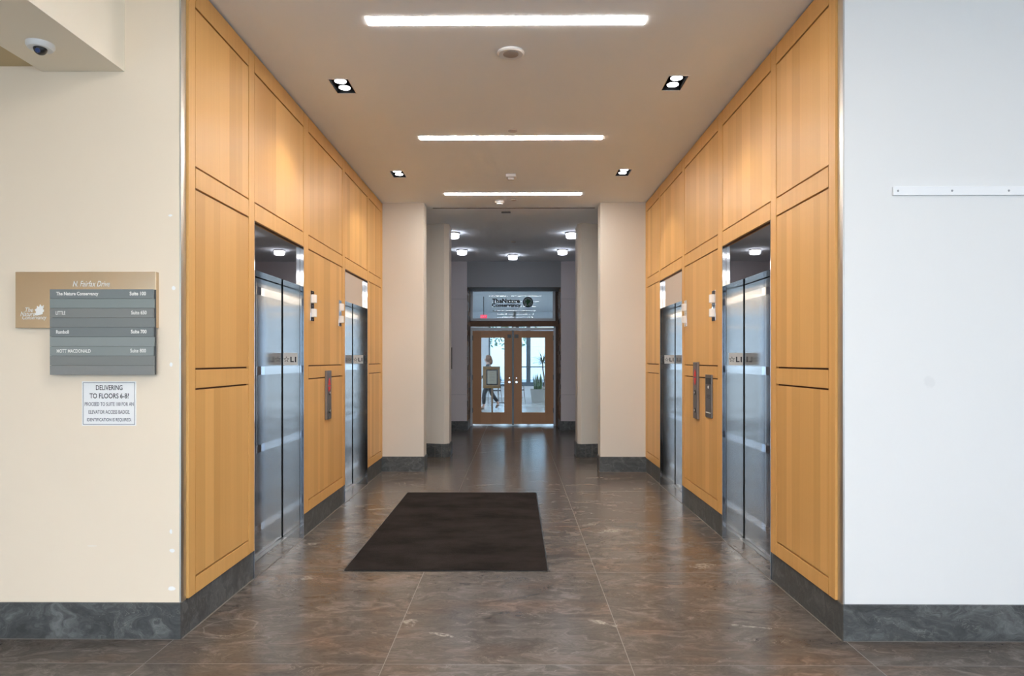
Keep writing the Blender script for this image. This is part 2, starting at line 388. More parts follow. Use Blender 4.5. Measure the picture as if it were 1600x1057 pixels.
# ------------------------------------------------------------------ floor
def cuts(a, b, joints, g=.0022):
    c = [a]
    for j in joints:
        if a < j < b: c += [j-g, j+g]
    return c+[b]
fl = MB()
xj = [-6.68, -5.47, -4.255, -3.045, -1.835, -.65, .565, 1.76, 2.975, 4.19, 5.4, 6.6]
yj = [3.36-1.48*k for k in range(6, 0, -1)]+[3.36, 4.82, 6.30, 7.80, 9.27, 12.3, 14.9]
xc = cuts(-7, 7, xj); yc = cuts(-6, 15.6, yj)
random.seed(3)
for i in range(len(xc)-1):
    for j in range(len(yc)-1):
        g = (i % 2 == 1) or (j % 2 == 1)
        fl.cur = 1 if g else 0
        fl.t = random.random()
        fl.quad((xc[i], yc[j], 0), (xc[i+1], yc[j], 0), (xc[i+1], yc[j+1], 0), (xc[i], yc[j+1], 0))
fl.cur = 1
def seam(x0, y0, x1, y1, w=.005):
    d = Vector((x1-x0, y1-y0, 0)).normalized(); n = Vector((-d.y, d.x, 0))*w
    a, b = Vector((x0, y0, .0004)), Vector((x1, y1, .0004)); fl.quad(a-n, b-n, b+n, a+n)
seam(-.94, 11.75, .87, 13.3); seam(-.7, 10.95, -.02, 11.4); seam(1.2, 10.8, 2.9, 14.4); seam(-2.9, 13.6, -.94, 11.75)
fl.cur = 0; fl.t = .5
fl.quad((-7, -6, -.12), (-7, 15.6, -.12), (7, 15.6, -.12), (7, -6, -.12))
struct(fl.build('floor', [floor_m, grout], recalc=False))

# ------------------------------------------------------------------ ceiling with openings
LIN = [(-.06, 4.24), (-.045, 6.475), (-.035, 8.66)]; LW, LD = .868, .053
DL = [(-1.335, 5.25), (1.21, 5.21), (-1.335, 7.735), (1.21, 7.69)]; DW, DD = .073, .135
holes = [(x-LW, x+LW, y-LD, y+LD) for x, y in LIN]+[(x-DW, x+DW, y-DD, y+DD) for x, y in DL]
FLIN = [(-.04, y) for y in (2.03, -.2, -2.4, -4.6)]
holes += [(x-LW, x+LW, y-LD, y+LD) for x, y in FLIN]
holes += [(-1.16, 1.10, 9.44, 9.48)]
ce = MB()
xs = sorted({-7.0, 7.0} | {h[0] for h in holes} | {h[1] for h in holes}); ys = sorted({-6.0, 14.6} | {h[2] for h in holes} | {h[3] for h in holes})
for i in range(len(xs)-1):
    for j in range(len(ys)-1):
        mx_, my_ = (xs[i]+xs[i+1])/2, (ys[j]+ys[j+1])/2
        if any(h[0] < mx_ < h[1] and h[2] < my_ < h[3] for h in holes): continue
        ce.quad((xs[i], ys[j], CEIL), (xs[i], ys[j+1], CEIL), (xs[i+1], ys[j+1], CEIL), (xs[i+1], ys[j], CEIL))
ce.box(-7, 7, -6, 15.6, 3.80, 3.9)
struct(ce.build('ceiling', paint_c, recalc=False))

# linear lights
def linear_light(x, y, label, group='linear ceiling lights'):
    r = empty('linear_ceiling_light', (x, y, CEIL), 0, label, 'ceiling light', group)
    h = MB(); w, d = LW, LD; t = .004
    h.box(-w, w, -d, -d+t, 0, .12).box(-w, w, d-t, d, 0, .12).box(-w, -w+t, -d+t, d-t, 0, .12).box(w-t, w, -d+t, d-t, 0, .12).box(-w+t, w-t, -d+t, d-t, .1, .12)
    h.build('housing', white_p, r)
    MB().box(-w+t, w-t, -d+t, d-t, -.003, .012).build('diffuser', lin_m, r)
    return r
for (x, y), lb in zip(LIN, ('long white linear ceiling light nearest the camera, the widest of the three', 'long white linear ceiling light in the middle, between the round speaker and the far light', 'long white linear ceiling light farthest down the hall, just before the beige columns')):
    linear_light(x, y, lb)
for (x, y) in FLIN: linear_light(x, y, 'linear ceiling light over the entrance foyer behind the camera', 'foyer linear lights')
# double downlights
names = ['left-hand near square black downlight with two lamps, before the first left elevator', 'right-hand near square black downlight with two lamps, before the first right elevator',
         'left-hand far small black downlight with two lamps, by the far left elevator', 'right-hand far small black downlight with two lamps, by the far right elevator']
for (x, y), lb in zip(DL, names):
    r = empty('recessed_downlight', (x, y, CEIL), 0, lb, 'downlight', 'double downlights')
    h = MB(); t = .006; w, d = DW, DD
    h.box(-w, w, -d, -d+t, .0, .14).box(-w, w, d-t, d, .0, .14).box(-w, -w+t, -d+t, d-t, .0, .14).box(w-t, w, -d+t, d-t, .0, .14).box(-w+t, w-t, -d+t, d-t, .128, .14)
    h.build('housing', blackm, r)
    tr = MB(); e = .008
    tr.box(-w-e, w+e, -d-e, -d, -.002, 0).box(-w-e, w+e, d, d+e, -.002, 0).box(-w-e, -w, -d, d, -.002, 0).box(w, w+e, -d, d, -.002, 0)
    tr.build('trim_ring', white_p, r)
    for q in (-.062, .062):
        b = MB().lathe([(.050, 0), (.052, .055), (.03, .085)], (0, q, .016), n=28).build('lamp', blackm, r, smooth=True)
        MB().lathe([(.043, 0), (.043, .004)], (0, q, .012), n=28).build('lens', lamp_m, b, smooth=True)
        spot('downlight_beam', (x, y+q, CEIL+.008), 18, (1, .89, .72), 104, .55, r=.03)

# speaker, detectors, sprinklers
r = empty('ceiling_speaker', (-.035, 4.68, CEIL), 0, 'round white ceiling speaker between the two nearest linear lights', 'speaker')
MB().lathe([(.093, 0), (.093, -.008), (.082, -.016), (.055, -.012)], (0, 0, 0), n=48).build('rim', white_p, r, smooth=True)
MB().lathe([(.052, -.006), (.052, -.0145), (.03, -.017)], (0, 0, 0), n=48).build('grille', pm('grille_grey', (.42, .38, .36), .7), r, smooth=True)
for (x, y, lb) in ((-.03, 6.28, 'small round sprinkler cap in ceiling just before the middle linear light'), (-.03, 8.98, 'small round sprinkler cap behind the farthest linear light'), (-.04, 12.17, 'small round sprinkler cap in the dark round lobby ceiling')):
    o = MB().lathe([(.042, 0), (.042, -.004), (.034, -.009)], (0, 0, 0), n=28).build('sprinkler_cap', pm('cap_taupe', (.52, .45, .40), .5), smooth=True)
    o.location = (x, y, CEIL); tag(o, lb, 'sprinkler', 'ceiling sprinkler caps')
r = empty('fire_alarm_strobe', (-.055, 7.78, CEIL), 0, 'square white fire alarm strobe on hall ceiling between far linear lights', 'fire alarm')
MB().box(-.058, .058, -.06, .06, -.035, 0).build('housing', white_p, r, bevel=.006)
MB().box(-.035, .035, -.035, .01, -.060, -.035).build('strobe_lens', pm('strobe_clear', (.75, .75, .78), .15), r, bevel=.006)
for q in (-.025, 0, .025): MB().box(q-.006, q+.006, .02, .05, -.0365, -.035).build('sounder_slot', dark_steel, r)
r = empty('smoke_detector', (-.215, 9.05, CEIL), 0, 'round white smoke detector left of centre behind the farthest linear light', 'smoke detector')
MB().lathe([(.062, 0), (.062, -.02), (.055, -.028)], (0, 0, 0), n=32).build('base', white_p, r, smooth=True)
MB().lathe([(.045, -.028), (.042, -.046), (.02, -.052)], (0, 0, 0), n=32).build('sensor_cap', white_p, r, smooth=True)
o = MB().box(-.065, .065, -.03, .03, -.012, 0).build('door_holder_plate', dark_steel, bevel=.003); o.location = (-.14, 9.72, CEIL)
tag(o, 'small dark rectangular plate on ceiling behind the long slot', 'ceiling plate')
r = empty('slot_diffuser', (-.03, 9.46, CEIL), 0, 'long narrow dark air slot across ceiling between the beige columns', 'air slot')
MB().box(-1.13, 1.13, -.02, -.014, -.003, .06).box(-1.13, 1.13, .014, .02, -.003, .06).build('slot_frame', chrome, r)
MB().box(-1.13, 1.13, -.014, .014, .04, .05).build('slot_blade', blackm, r)
for (x, y, lb) in ((-1.03, 11.3, 'left front'), (.92, 11.3, 'right front'), (-1.03, 13.05, 'left rear'), (.89, 13.05, 'right rear'), (-.06, 13.7, 'single middle')):
    r = empty('round_ceiling_light', (x, y, CEIL), 0, lb+' one of five bluish round drum lights on the dark lobby ceiling', 'ceiling light', 'drum lights in the round lobby')
    MB().lathe([(.105, 0), (.105, -.018), (.098, -.022)], (0, 0, 0), n=36).build('rim', dark_steel, r, smooth=True)
    MB().lathe([(.095, -.018), (.085, -.085), (.075, -.092)], (0, 0, 0), n=36).build('diffuser', rot_m, r, smooth=True)

# ------------------------------------------------------------------ walls of the hall
OPEN = [(4.662, 5.747), (7.138, 8.222)]; OC = [5.2045, 7.680]; OHW = .5425; DOORH = 2.13; OTOP = 2.455
YE = 9.15
for s, side in ((-1, 'left'), (1, 'right')):
    w = MB()
    dIn = HH+.0125; dOut = HH+.45
    segs = [(FY, OPEN[0][0]), (OPEN[0][1], OPEN[1][0]), (OPEN[1][1], YE)]
    for a, b in segs: w.box(X(s, dIn+.008), X(s, dOut), max(a, FY+.30) if a == FY else a, b, 0, CEIL)
    for a, b in OPEN: w.box(X(s, dIn+.008), X(s, dOut), a, b, OTOP, CEIL); w.box(X(s, HH+.25), X(s, dOut), a, b, 0, OTOP)
    w.box(X(s, dIn+.008), X(s, dIn+.010), FY+.062, FY+.30, .19, CEIL)
    struct(w.build('wall_'+side, groove))
    # stiles and rails
    f = MB(); fr = MB(); G = .004
    stiles = [(3.722, 3.80), (4.567, 4.662), (5.747, 5.88), (7.04, 7.138), (8.222, 8.30), (9.05, YE-.002)]
    zb, zt = .195, CEIL-.012
    for a, b in stiles: f.box(X(s, HH), X(s, HH+.0195), a, b, zb, zt)
    bays = [(3.80, 4.567, 0), (4.662, 5.747, 1), (5.88, 7.04, 0), (7.138, 8.222, 1), (8.30, 9.05, 0)]
    for a, b, hd in bays:
        for z0, z1 in ((2.458 if hd else 2.463, 2.575), (3.475, zt))+(() if hd else ((zb, .285), (1.342, 1.445))):
            f.box(X(s, HH), X(s, HH+.0195), a+G+.002, b-G-.002, z0, z1)
    struct(f.build('trim_1' if s < 0 else 'trim_2', wood_rail, bevel=.0012))
    bn = ['in the bay nearest the camera', 'above the near elevator', 'between the two elevators', 'above the far elevator', 'in the narrow bay past the far elevator']
    for (a, b, hd), nm in zip(bays, bn):
        for z0, z1, zn in ((2.58, 3.47, 'upper'), (1.45, 2.458, 'middle'), (.29, 1.337, 'lower')):
            if hd and zn != 'upper': continue
            o = MB().box(X(s, HH+.002), X(s, HH+.0195), a+G+.002, b-G-.002, z0+.0055, z1-.0055)
            o = o.build('wood_panel', wood, origin=(X(s, HH+.01), (a+b)/2, z0+G+.002), bevel=.001)
            tag(o, ('' if hd else zn+' ')+'honey wood veneer panel on %s wall, ' % side+nm, 'wall panel', 'wood wall panels')
    # stone skirting
    for a, b in segs:
        bb = MB(); n = max(1, round((b-a)/1.2)); bb.t = .3
        a_ = a
        bb.box(X(s, dIn-.004), X(s, dIn+.02), a_, b+(.0 if b < YE else -.012), 0, .190)
        bb.cur = 1; bb.box(X(s, dIn-.012), X(s, dIn), a_, b, 0, .0025)
        struct(bb.build('baseboard_'+side, [base_m, grout]))
    # stainless corner guard
    g = MB(); g.box(X(s, dIn), X(s, dIn+.008), FY+.001, 3.720, .190, CEIL)
    o = g.build('corner_guard', steel_mat('guard_steel', [], (.62, .61, .58), .36), origin=(X(s, dIn), 3.69, .19))
    tag(o, 'tall narrow polished steel corner guard at the %s hall entrance corner' % side, 'corner guard', 'corner guards')
    # front wall
    fw = MB(); fw.box(X(s, dIn+.0085), X(s, dIn+.011), FY, FY+.3, 0, .19); fw.box(X(s, dIn+.0085), X(s, dIn+.011), FY, FY+.055, .19, CEIL); fw.box(X(s, dIn+.011), s*7.0, FY, FY+.3, 0, CEIL)
    # painted face only; the hall side is covered by the guard and panels
    struct(fw.build('wall_front_'+side, paint_w if s < 0 else paint_r))
    fb = MB(); cutx = [dIn-.004, 2.72-XC if s > 0 else 3.1, 4.3, 5.5, 6.9]
    for i in range(4):
        fb.t = random.random(); fb.cur = 0; fb.box(X(s, cutx[i]+(.0015 if i else 0)), X(s, cutx[i+1]-.0015), FY-.012, FY, .003, .195)
    fb.cur = 1; fb.box(X(s, dIn-.004), s*6.98, FY-.016, FY, 0, .003); fb.box(X(s, dIn-.002), s*6.98, FY-.010, FY, .003, .1935)
    struct(fb.build('baseboard_front_'+side, [base_m, grout]))
    # column wall at the end of the hall
    xi = -1.235 if s < 0 else 1.132
    cw = MB(); cw.box(xi, X(s, HH+.45), YE, 9.42, 0, CEIL)
    struct(cw.build('wall_end_'+side, paint_h))
    cb = MB(); cb.t = .7; cb.box(xi-s*.012, X(s, dIn-.004), YE-.012, YE, .003, .205); cb.box(xi-s*.012, xi, YE, 9.42, .003, .205)
    cb.cur = 1; cb.box(xi-s*.016, X(s, dIn), YE-.016, 9.42, 0, .003)
    struct(cb.build('baseboard_end_'+side, [base_m, grout]))

# angled columns of the round lobby
for s, poly, side in ((-1, [(-1.9, 10.95), (-1.9, 10.66), (-1.445, 10.62), (-1.34, 10.60), (-1.105, 10.52), (-1.035, 10.60), (-1.035, 10.95)], 'left'),
                (1, [(.955, 10.95), (.955, 10.60), (1.01, 10.52), (1.235, 10.58), (1.33, 10.60), (1.8, 10.66), (1.8, 10.95)], 'right')):
    struct(MB().prism(poly, 0, CEIL).build('wall_lobby_'+side, paint_h))
    cx = sum(p[0] for p in poly)/len(poly)
    out = []
    for x, y in poly: out.append((x+(.02 if (x > -1.2 and s < 0) else -.02 if (x < 1.2 and s > 0) else 0), y-(.02 if y < 10.9 else 0)))
    bb = MB(); bb.t = .1; bb.prism(out, 0, .205)
    bb.cur = 1
    for t_ in (.35, .75):
        i0 = 3 if s < 0 else 2
        ax, ay = out[i0]; bx, by = out[i0+1]; px, py = ax+(bx-ax)*t_, ay+(by-ay)*t_
        bb.box(px-.003, px+.003, py-.003, py+.01, 0, .205)
    struct(bb.build('baseboard_lobby_'+side, [base_m, grout]))
    # rest of the lobby
    xo = -3.4 if s < 0 else 3.3
    struct(MB().box(xo, xo+s*.2, 9.42, 14.6, 0, CEIL).build('wall_side_'+side, paint_f))
    struct(MB().box(X(s, HH+.45), xo, 9.22, 9.42, 0, CEIL).build('wall_return_'+side, paint_f))
    xi = -1.046 if s < 0 else .965
    fk = MB()
    for z0, z1 in ((0, .757), (.763, 2.807), (2.813, CEIL)): fk.box(xi, xo, 14.6, 14.8, z0, z1)
    fk.cur = 1; fk.box(xi+s*.01, xo, 14.615, 14.79, 0, CEIL)
    struct(fk.build('wall_flank_'+side, [paint_f, paint_g]))
    fb = MB(); fb.t = .15; fb.box(xi-s*.02, xo, 14.58, 14.6, 0, .195); fb.box(xi-s*.02, xi, 14.6, 15.40, 0, .195)
    struct(fb.build('baseboard_flank_'+side, base_m))
    # side reveal clad in end-grain wood blocks
    rv = MB(); z = .195; random.seed(11+s)
    rv.box(xi, xi+s*.06, 14.8, 15.54, 0, 3.06)
    while z < 3.04:
        h_ = random.choice((.075, .10, .13)); d_ = random.choice((0, .006, .012))
        y = 14.62
        while y < 15.50:
            w_ = random.choice((.14, .22, .3)); y1 = min(15.50, y+w_)
            rv.cur = random.choice((0, 0, 1, 2)); rv.box(xi-s*random.choice((.002, .008, .016)), xi, y+.002, y1-.002, z+.002, min(z+h_-.002, 3.05)); y = y1
        z += h_
    blk = [pm('wood_block_%d' % k, c, .55, var=.25, vscale=14) for k, c in enumerate(((.16, .075, .035), (.09, .045, .025), (.26, .14, .07)))]
    struct(rv.build('wall_reveal_'+side, blk))
o = MB().box(-1.50, -1.39, 14.55, 14.6, 1.31, 1.77).build('wall_plaque', black, bevel=.004)
o.data.transform(Matrix.Translation((.03, 0, 0)))
tag(o, 'black rectangular plaque on pale lobby wall left of double doors', 'plaque')
struct(MB().box(-1.046, .965, 14.6, 15.54, 3.06, CEIL).build('wall_header', paint_g))

# ------------------------------------------------------------------ end wall, doors, transom window
BY = 15.54; PX = BY/1067.0
def ex(px): return (px-806)*PX+BY*.0
def ez(py): return 1.5+(563-py)*PX
bw = MB(); bw.cur = 0
bw.box(-1.10, 1.02, BY, BY+.12, ez(510.5), ez(502)); bw.cur = 1
bw.box(-1.10, ex(735), BY, BY+.12, 0, ez(510.5)); bw.box(ex(868), 1.02, BY, BY+.12, 0, ez(510.5))
bw.box(-1.10, ex(735), BY, BY+.12, ez(502), 3.2); bw.box(ex(868), 1.02, BY, BY+.12, ez(502), 3.2)
bw.box(-5.5, -1.10, BY-.0, BY+.12, 0, 3.75); bw.box(1.02, 5.5, BY, BY+.12, 0, 3.75); bw.box(-1.10, 1.02, BY+.02, BY+.12, ez(450), 3.75)
struct(bw.build('wall_back', [blk[0], blk[1]]))
fm = pm('frame_grey', (.36, .38, .42), .4, .3)
f = MB(); y0, y1 = BY-.03, BY+.10
f.box(ex(735), ex(738), y0, y1, 0, ez(512)); f.box(ex(865), ex(868), y0, y1, 0, ez(512)); f.box(ex(738), ex(865), y0, y1, ez(516.5), ez(512))
struct(f.build('trim_3', fm, bevel=.003))
win = MB(); a, b, c, d = ex(735), ex(867.5), ez(502), ez(450)
win.box(a, a+.055, y0, y1, c, d).box(b-.055, b, y0, y1, c, d).box(a+.055, b-.055, y0, y1, c, c+.06).box(a+.055, b-.055, y0, y1, d-.07, d)
wr = struct(win.build('window_1', fm, origin=(0, BY, c), bevel=.003))
MB().box(a+.055, b-.055, .02, .028, .06, d-c-.07).build('pane', glass_t, wr)
lk = text_g
text('TheNature', (ex(769), -.0, ez(474)-c), (1, 0, 0), (0, 0, 1), .63, .105, text_k, 'window_lettering', wr, bold=.035, ext=.002)
text('Conservancy', (ex(768.5), -.0, ez(481.5)-c), (1, 0, 0), (0, 0, 1), .66, .105, text_k, 'window_lettering', wr, bold=.035, ext=.002)
text('Protecting nature. Preserving life.', (ex(770), -.0, ez(488)-c), (1, 0, 0), (0, 0, 1), .85, .045, text_g, 'window_lettering', wr, ext=.002)
gm, gnt, gb = new_mat('globe_green')
gn = gnt.nodes.new('ShaderNodeTexNoise'); gn.inputs['Scale'].default_value = 9; gtc = gnt.nodes.new('ShaderNodeTexCoord'); gnt.links.new(gtc.outputs['Object'], gn.inputs['Vector'])
gr = ramp(gnt, [(.45, (.25, .32, .34)), (.52, (.02, .12, .04))]); gnt.links.new(gn.outputs[0], gr.inputs[0]); gnt.links.new(gr.outputs[0], gb.inputs['Base Color'])
gl = MB().lathe([(.095, 0), (.095, .004)], (ex(825), .0, ez(472.5)-c), (0, -1, 0), 36).build('globe_emblem', gm, wr)
rg = MB(); rg.tube([(ex(825)+.108*math.cos(t*PI/20), -.004, ez(472.5)-c+.108*math.sin(t*PI/20)) for t in range(41)], .012, 6); rg.build('emblem_ring', text_k, gl)
# frosting strip + upper office band seen behind is modelled in the office
def leaf(n, x0, x1, gx0, gx1, kx, hs, label):
    z0, z1 = .042, ez(517); g0, g1 = ez(645), ez(528)
    m = MB(); Y0, Y1 = BY+.01, BY+.055
    m.box(x0, gx0, Y0, Y1, z0, z1).box(gx1, x1, Y0, Y1, z0, z1).box(gx0, gx1, Y0, Y1, z0, g0).box(gx0, gx1, Y0, Y1, g1, z1)
    d = struct(m.build('door_%d' % n, wood_door, origin=((x0+x1)/2, BY, 0), bevel=.002)); ox = (x0+x1)/2
    MB().box(gx0-ox, gx1-ox, .028, .036, g0, g1).build('glass_pane', glass_d, d)
    st = MB(); e = .012
    st.box(gx0-e-ox, gx0-ox, .004, .01, g0-e, g1+e).box(gx1-ox, gx1+e-ox, .004, .01, g0-e, g1+e).box(gx0-ox, gx1-ox, .004, .01, g0-e, g0).box(gx0-ox, gx1-ox, .004, .01, g1, g1+e)
    st.build('glazing_bead', wood_door, d)
    MB().lathe([(.033, 0), (.033, .012), (.014, .02), (.014, .045), (.030, .055), (.034, .075), (.022, .09)], (kx-ox, .01, 1.0), (0, -1, 0), 24).build('door_knob', chrome, d, smooth=True)
    MB().lathe([(.012, 0), (.012, .008)], (kx-ox, .01, 1.09), (0, -1, 0), 20).build('lock_cylinder', chrome, d, smooth=True)
    MB().box(kx-.045-ox, kx+.045-ox, .006, .011, ez(528.5), ez(523)).build('door_sensor', black, d)
    for q in hs: MB().lathe([(.008, 0), (.008, .006)], (ex(q)-ox, .01, ez(521)), (0, -1, 0), 12).build('stud', screw_m, d)
    hx = x0 if kx > ox+0*1 and n == 1 else x1
    for z in (.30, 1.05, 1.95): MB().box(hx-.012-ox, hx+.012-ox, -.002, .01, z, z+.11).build('hinge', dark_steel, d)
leaf(1, ex(738.2), ex(800), ex(752), ex(788), ex(796), (757.5, 761), '')
leaf(2, ex(803), ex(864.8), ex(815.5), ex(851.5), ex(807), (845,), '')
struct(MB().box(ex(800), ex(803), BY+.0, BY+.06, .02, ez(517)).build('trim_4', pm('astragal_grey', (.10, .11, .12), .4, .5)))

# ------------------------------------------------------------------ elevator entrances (local: +x into the hall, y along the wall)
def star(m, o, u, v, r, t=.0012):
    P = [(r*(1 if k % 2 == 0 else .40)*math.sin(k*PI/5), r*(1 if k % 2 == 0 else .40)*math.cos(k*PI/5)) for k in range(10)]
    Q = [(a*.66, b*.66) for a, b in P]; o, u, v = Vector(o), Vector(u), Vector(v); n = u.cross(v)*t
    for k in range(10):
        k2 = (k+1) % 10; m.quad(*[o+u*p[0]+v*p[1]+n for p in (P[k], P[k2], Q[k2], Q[k])])
sign_m = pm('sign_silver', (.62, .60, .58), .4)
trim_steel = steel_mat('trim_steel', [], (.42, .46, .52), .05)
def elevator():
    r = empty('elevator_entrance', (0, 0, 0), 0, '', 'elevator', 'elevator entrances')
    xT, xD = -.030, -.178; H = OHW
    for q in (-1, 1):
        t = MB().box(xT, 0.002, q*H, q*(H-.006), 0, OTOP); t.build('frame_trim', trim_steel, r, bevel=.0015)
        j = MB().box(xD-.03, xT-.001, q*H, q*(H-.010), 0, DOORH).build('jamb', jamb_steel, r)
        y = q*(H-.010); u = (1, 0, 0) if q > 0 else (-1, 0, 0); n = -q
        MB().box(xD, xD+.005, q*(H-.010), q*(H-.018), .006, DOORH).build('door_seal', blackm, r)
        pl = MB().box(xT-.020, xT-.138, y, y+n*.002, 1.458, 1.56).build('floor_sign', sign_m, j)
        sm = MB(); cx = xT-.112 if q > 0 else xT-.046
        star(sm, (cx, y+n*.002, 1.505), u, (0, 0, 1), .027); sm.build('star', text_k, pl, recalc=False)
        text('L1', ((cx+.033) if q > 0 else (cx-.033), y+n*.002, 1.482), u, (0, 0, 1), .050, .046, text_k, 'sign_lettering', pl, bold=.04, ext=.0012)
    MB().box(xT-.01, xT, -(H-.006), H-.006, DOORH, OTOP).build('transom_panel', mirror, r)
    MB().box(xD-.03, xT-.01, -(H-.010), H-.010, DOORH, DOORH+.02).build('head_jamb', jamb_steel, r)
    for q in (-1, 1):
        y0, y1 = (-(H-.013), -.037) if q < 0 else (-.033, H-.013)
        MB().box(xD-.03, xD, y0, y1, .008, DOORH-.004).build('door_leaf', door_steel, r, bevel=.0015)
    MB().box(xD-.07, xD-.035, -H, H, 0, OTOP).build('shaft_backing', blackm, r)
    s_ = MB().box(xD-.03, xD+.035, -(H-.010), H-.010, 0, .006).build('sill', pm('sill_aluminium', (.5, .5, .5), .35, 1), r)
    MB().box(xD+.035, xT+.03, -(H-.010), H-.010, 0, .0015).build('threshold_stone', floor_m, r)
    MB().box(xT+.030, xT+.036, -(H-.0), H-.0, 0, .0018).build('threshold_joint', grout, r)
    return r
el = elevator()
els = [el]+[copy_tree(el) for _ in range(3)]
for o, (s, y, lb) in zip(els, ((-1, OC[0], 'near left elevator entrance with banded brushed steel doors and mirrored transom'), (-1, OC[1], 'far left elevator entrance with banded steel doors, nearest the left column'),
                              (1, OC[0], 'near right elevator entrance with banded brushed steel doors beside the card reader'), (1, OC[1], 'far right elevator entrance with banded steel doors, nearest the right column'))):
    o.location = (X(s, HH), y, 0); o.rotation_euler = (0, 0, 0 if s < 0 else PI); o['label'] = lb

# hall lanterns
def lantern():
    r = empty('hall_lantern', (0, 0, 0), 0, '', 'elevator lantern', 'elevator direction lanterns')
    MB().box(0, .006, -.05, .05, -.133, .133).build('face_plate', chrome, r, bevel=.0015)
    for z in (.062, -.062):
        m = MB()
        P = [(.006, -.036), (.030, -.033), (.042, -.016), (.045, 0), (.042, .016), (.030, .033), (.006, .036)]
        m.prism(P, z-.036, z+.036); m.build('lantern_lens', lens_m, r, bevel=.004)
    for z in (.121, 0, -.121): MB().lathe([(.005, 0), (.004, .002)], (.006, 0, z), (1, 0, 0), 10).build('screw', screw_m, r)
    return r
ln = lantern(); lns = [ln]+[copy_tree(ln) for _ in range(3)]
for o, (s, y, lb) in zip(lns, ((-1, 5.975, 'two-lens elevator lantern right beside the near left elevator'), (-1, 6.925, 'two-lens elevator lantern beside the far left elevator'),
                              (1, 5.985, 'two-lens elevator lantern beside the near right elevator, above the card reader'), (1, 6.975, 'two-lens elevator lantern beside the far right elevator'))):
    o.location = (X(s, HH), y, 1.975); o.rotation_euler = (0, 0, 0 if s < 0 else PI); o['label'] = lb
# call panels
def flame(m, o, u, v, w, h):
    for sg in (1, -1):
        P = [(0, sg*h), (w*.45, sg*h*.45), (w*.30, sg*h*.45), (w*.62, sg*h*.08), (-w*.62, sg*h*.08), (-w*.30, sg*h*.45), (-w*.45, sg*h*.45)]
        m.plate(P if sg > 0 else P[::-1], o, u, v, .0015)
def call_panel(s, y, z0, z1, lb):
    r = empty('call_button_panel', (X(s, HH), y, z0), 0 if s < 0 else PI, lb, 'call panel', 'elevator call panels')
    h = z1-z0
    MB().box(0, .022, -.075, .075, 0, h).build('face_plate', plate_m, r, bevel=.002)
    m = MB(); flame(m, (.0222, 0, h-.145), (0, 1, 0), (0, 0, 1), .075, .078); m.build('fire_graphic', red_m, r)
    text('IN CASE OF FIRE', (.0225, 0, h-.05), (0, 1, 0), (0, 0, 1), .11, .012, text_g, 'panel_lettering', r, align=1) if False else None
    for z in (1.19-z0, 1.02-z0):
        b = MB().lathe([(.024, 0), (.024, .004), (.018, .006)], (.022, 0, z), (1, 0, 0), 24).build('call_button', dark_steel, r, smooth=True)
        MB().lathe([(.010, 0), (.009, .002)], (.028, 0, z), (1, 0, 0), 16).build('button_light', text_w, b, smooth=True)
    for z in (.015, h-.015): MB().lathe([(.005, 0), (.004, .002)], (.022, 0, z), (1, 0, 0), 10).build('screw', screw_m, r)
call_panel(-1, 6.46, .94, 1.40, 'narrow bronze call button panel with red fire graphic on the left wall')
call_panel(1, 6.54, .94, 1.48, 'narrow bronze call button panel with red fire graphic on the right wall')
r = empty('card_reader_panel', (X(1, HH), 6.125, .985), PI, 'wider bronze card reader panel with black window on the right wall', 'card reader')
MB().box(0, .012, -.10, .10, 0, .385).build('face_plate', plate_m, r, bevel=.002)
MB().box(.012, .015, -.075, .075, .30, .355).build('reader_window', black, r)
MB().lathe([(.014, 0), (.012, .004)], (.012, 0, .272), (1, 0, 0), 16).build('indicator_light', text_w, r, smooth=True)
for z in (.20, .19, .175): MB().box(.012, .0128, -.05, .06, z, z+.003).build('printed_line', text_k, r)
MB().box(.012, .0135, -.08, .07, .04, .047).build('card_slot', text_w, r)

# ------------------------------------------------------------------ floor mat
mm, mnt, mb_ = new_mat('mat_pile'); N = mnt.nodes; L = mnt.links
geo = N.new('ShaderNodeNewGeometry'); mp = N.new('ShaderNodeMapping'); mp.inputs['Scale'].default_value = (1.6, 2.8, 1); L.new(geo.outputs['Position'], mp.inputs[0])
n1 = N.new('ShaderNodeTexNoise'); n1.inputs['Scale'].default_value = 1.3; n1.inputs['Detail'].default_value = 8; n1.inputs['Roughness'].default_value = .65; L.new(mp.outputs[0], n1.inputs['Vector'])
n2 = N.new('ShaderNodeTexNoise'); n2.inputs['Scale'].default_value = 190; n2.inputs['Detail'].default_value = 2; L.new(geo.outputs['Position'], n2.inputs['Vector'])
r1 = ramp(mnt, [(.25, (.010, .009, .009)), (.50, (.024, .0205, .020)), (.75, (.034, .030, .029))]); L.new(n1.outputs[0], r1.inputs[0])
c = mixc(mnt, .55, r1.outputs[0], mixc(mnt, 1.0, r1.outputs[0], ramp(mnt, [(.3, (.4, .4, .4)), (.7, (1.7, 1.7, 1.7))]).outputs[0], 'MULTIPLY'))
for nd in N:
    if nd.type == 'VALTORGB' and nd != r1 and not nd.inputs[0].links: L.new(n2.outputs[0], nd.inputs[0])
L.new(c, mb_.inputs['Base Color']); mb_.inputs['Roughness'].default_value = .95; mb_.inputs['Specular IOR Level'].default_value = .04
bp = N.new('ShaderNodeBump'); bp.inputs['Strength'].default_value = .7; bp.inputs['Distance'].default_value = .006; L.new(n2.outputs[0], bp.inputs['Height']); L.new(bp.outputs[0], mb_.inputs['Normal'])
r = empty('floor_mat', (-.4965, 6.26, 0), 0, 'large dark charcoal rectangular entrance mat lying on the stone floor', 'mat')
MB().box(-.7315, .7315, -1.43, 1.43, .0006, .004).build('rubber_border', black, r, bevel=.002)
MB().box(-.722, .722, -1.42, 1.42, .004, .010).build('pile', mm, r, bevel=.003)

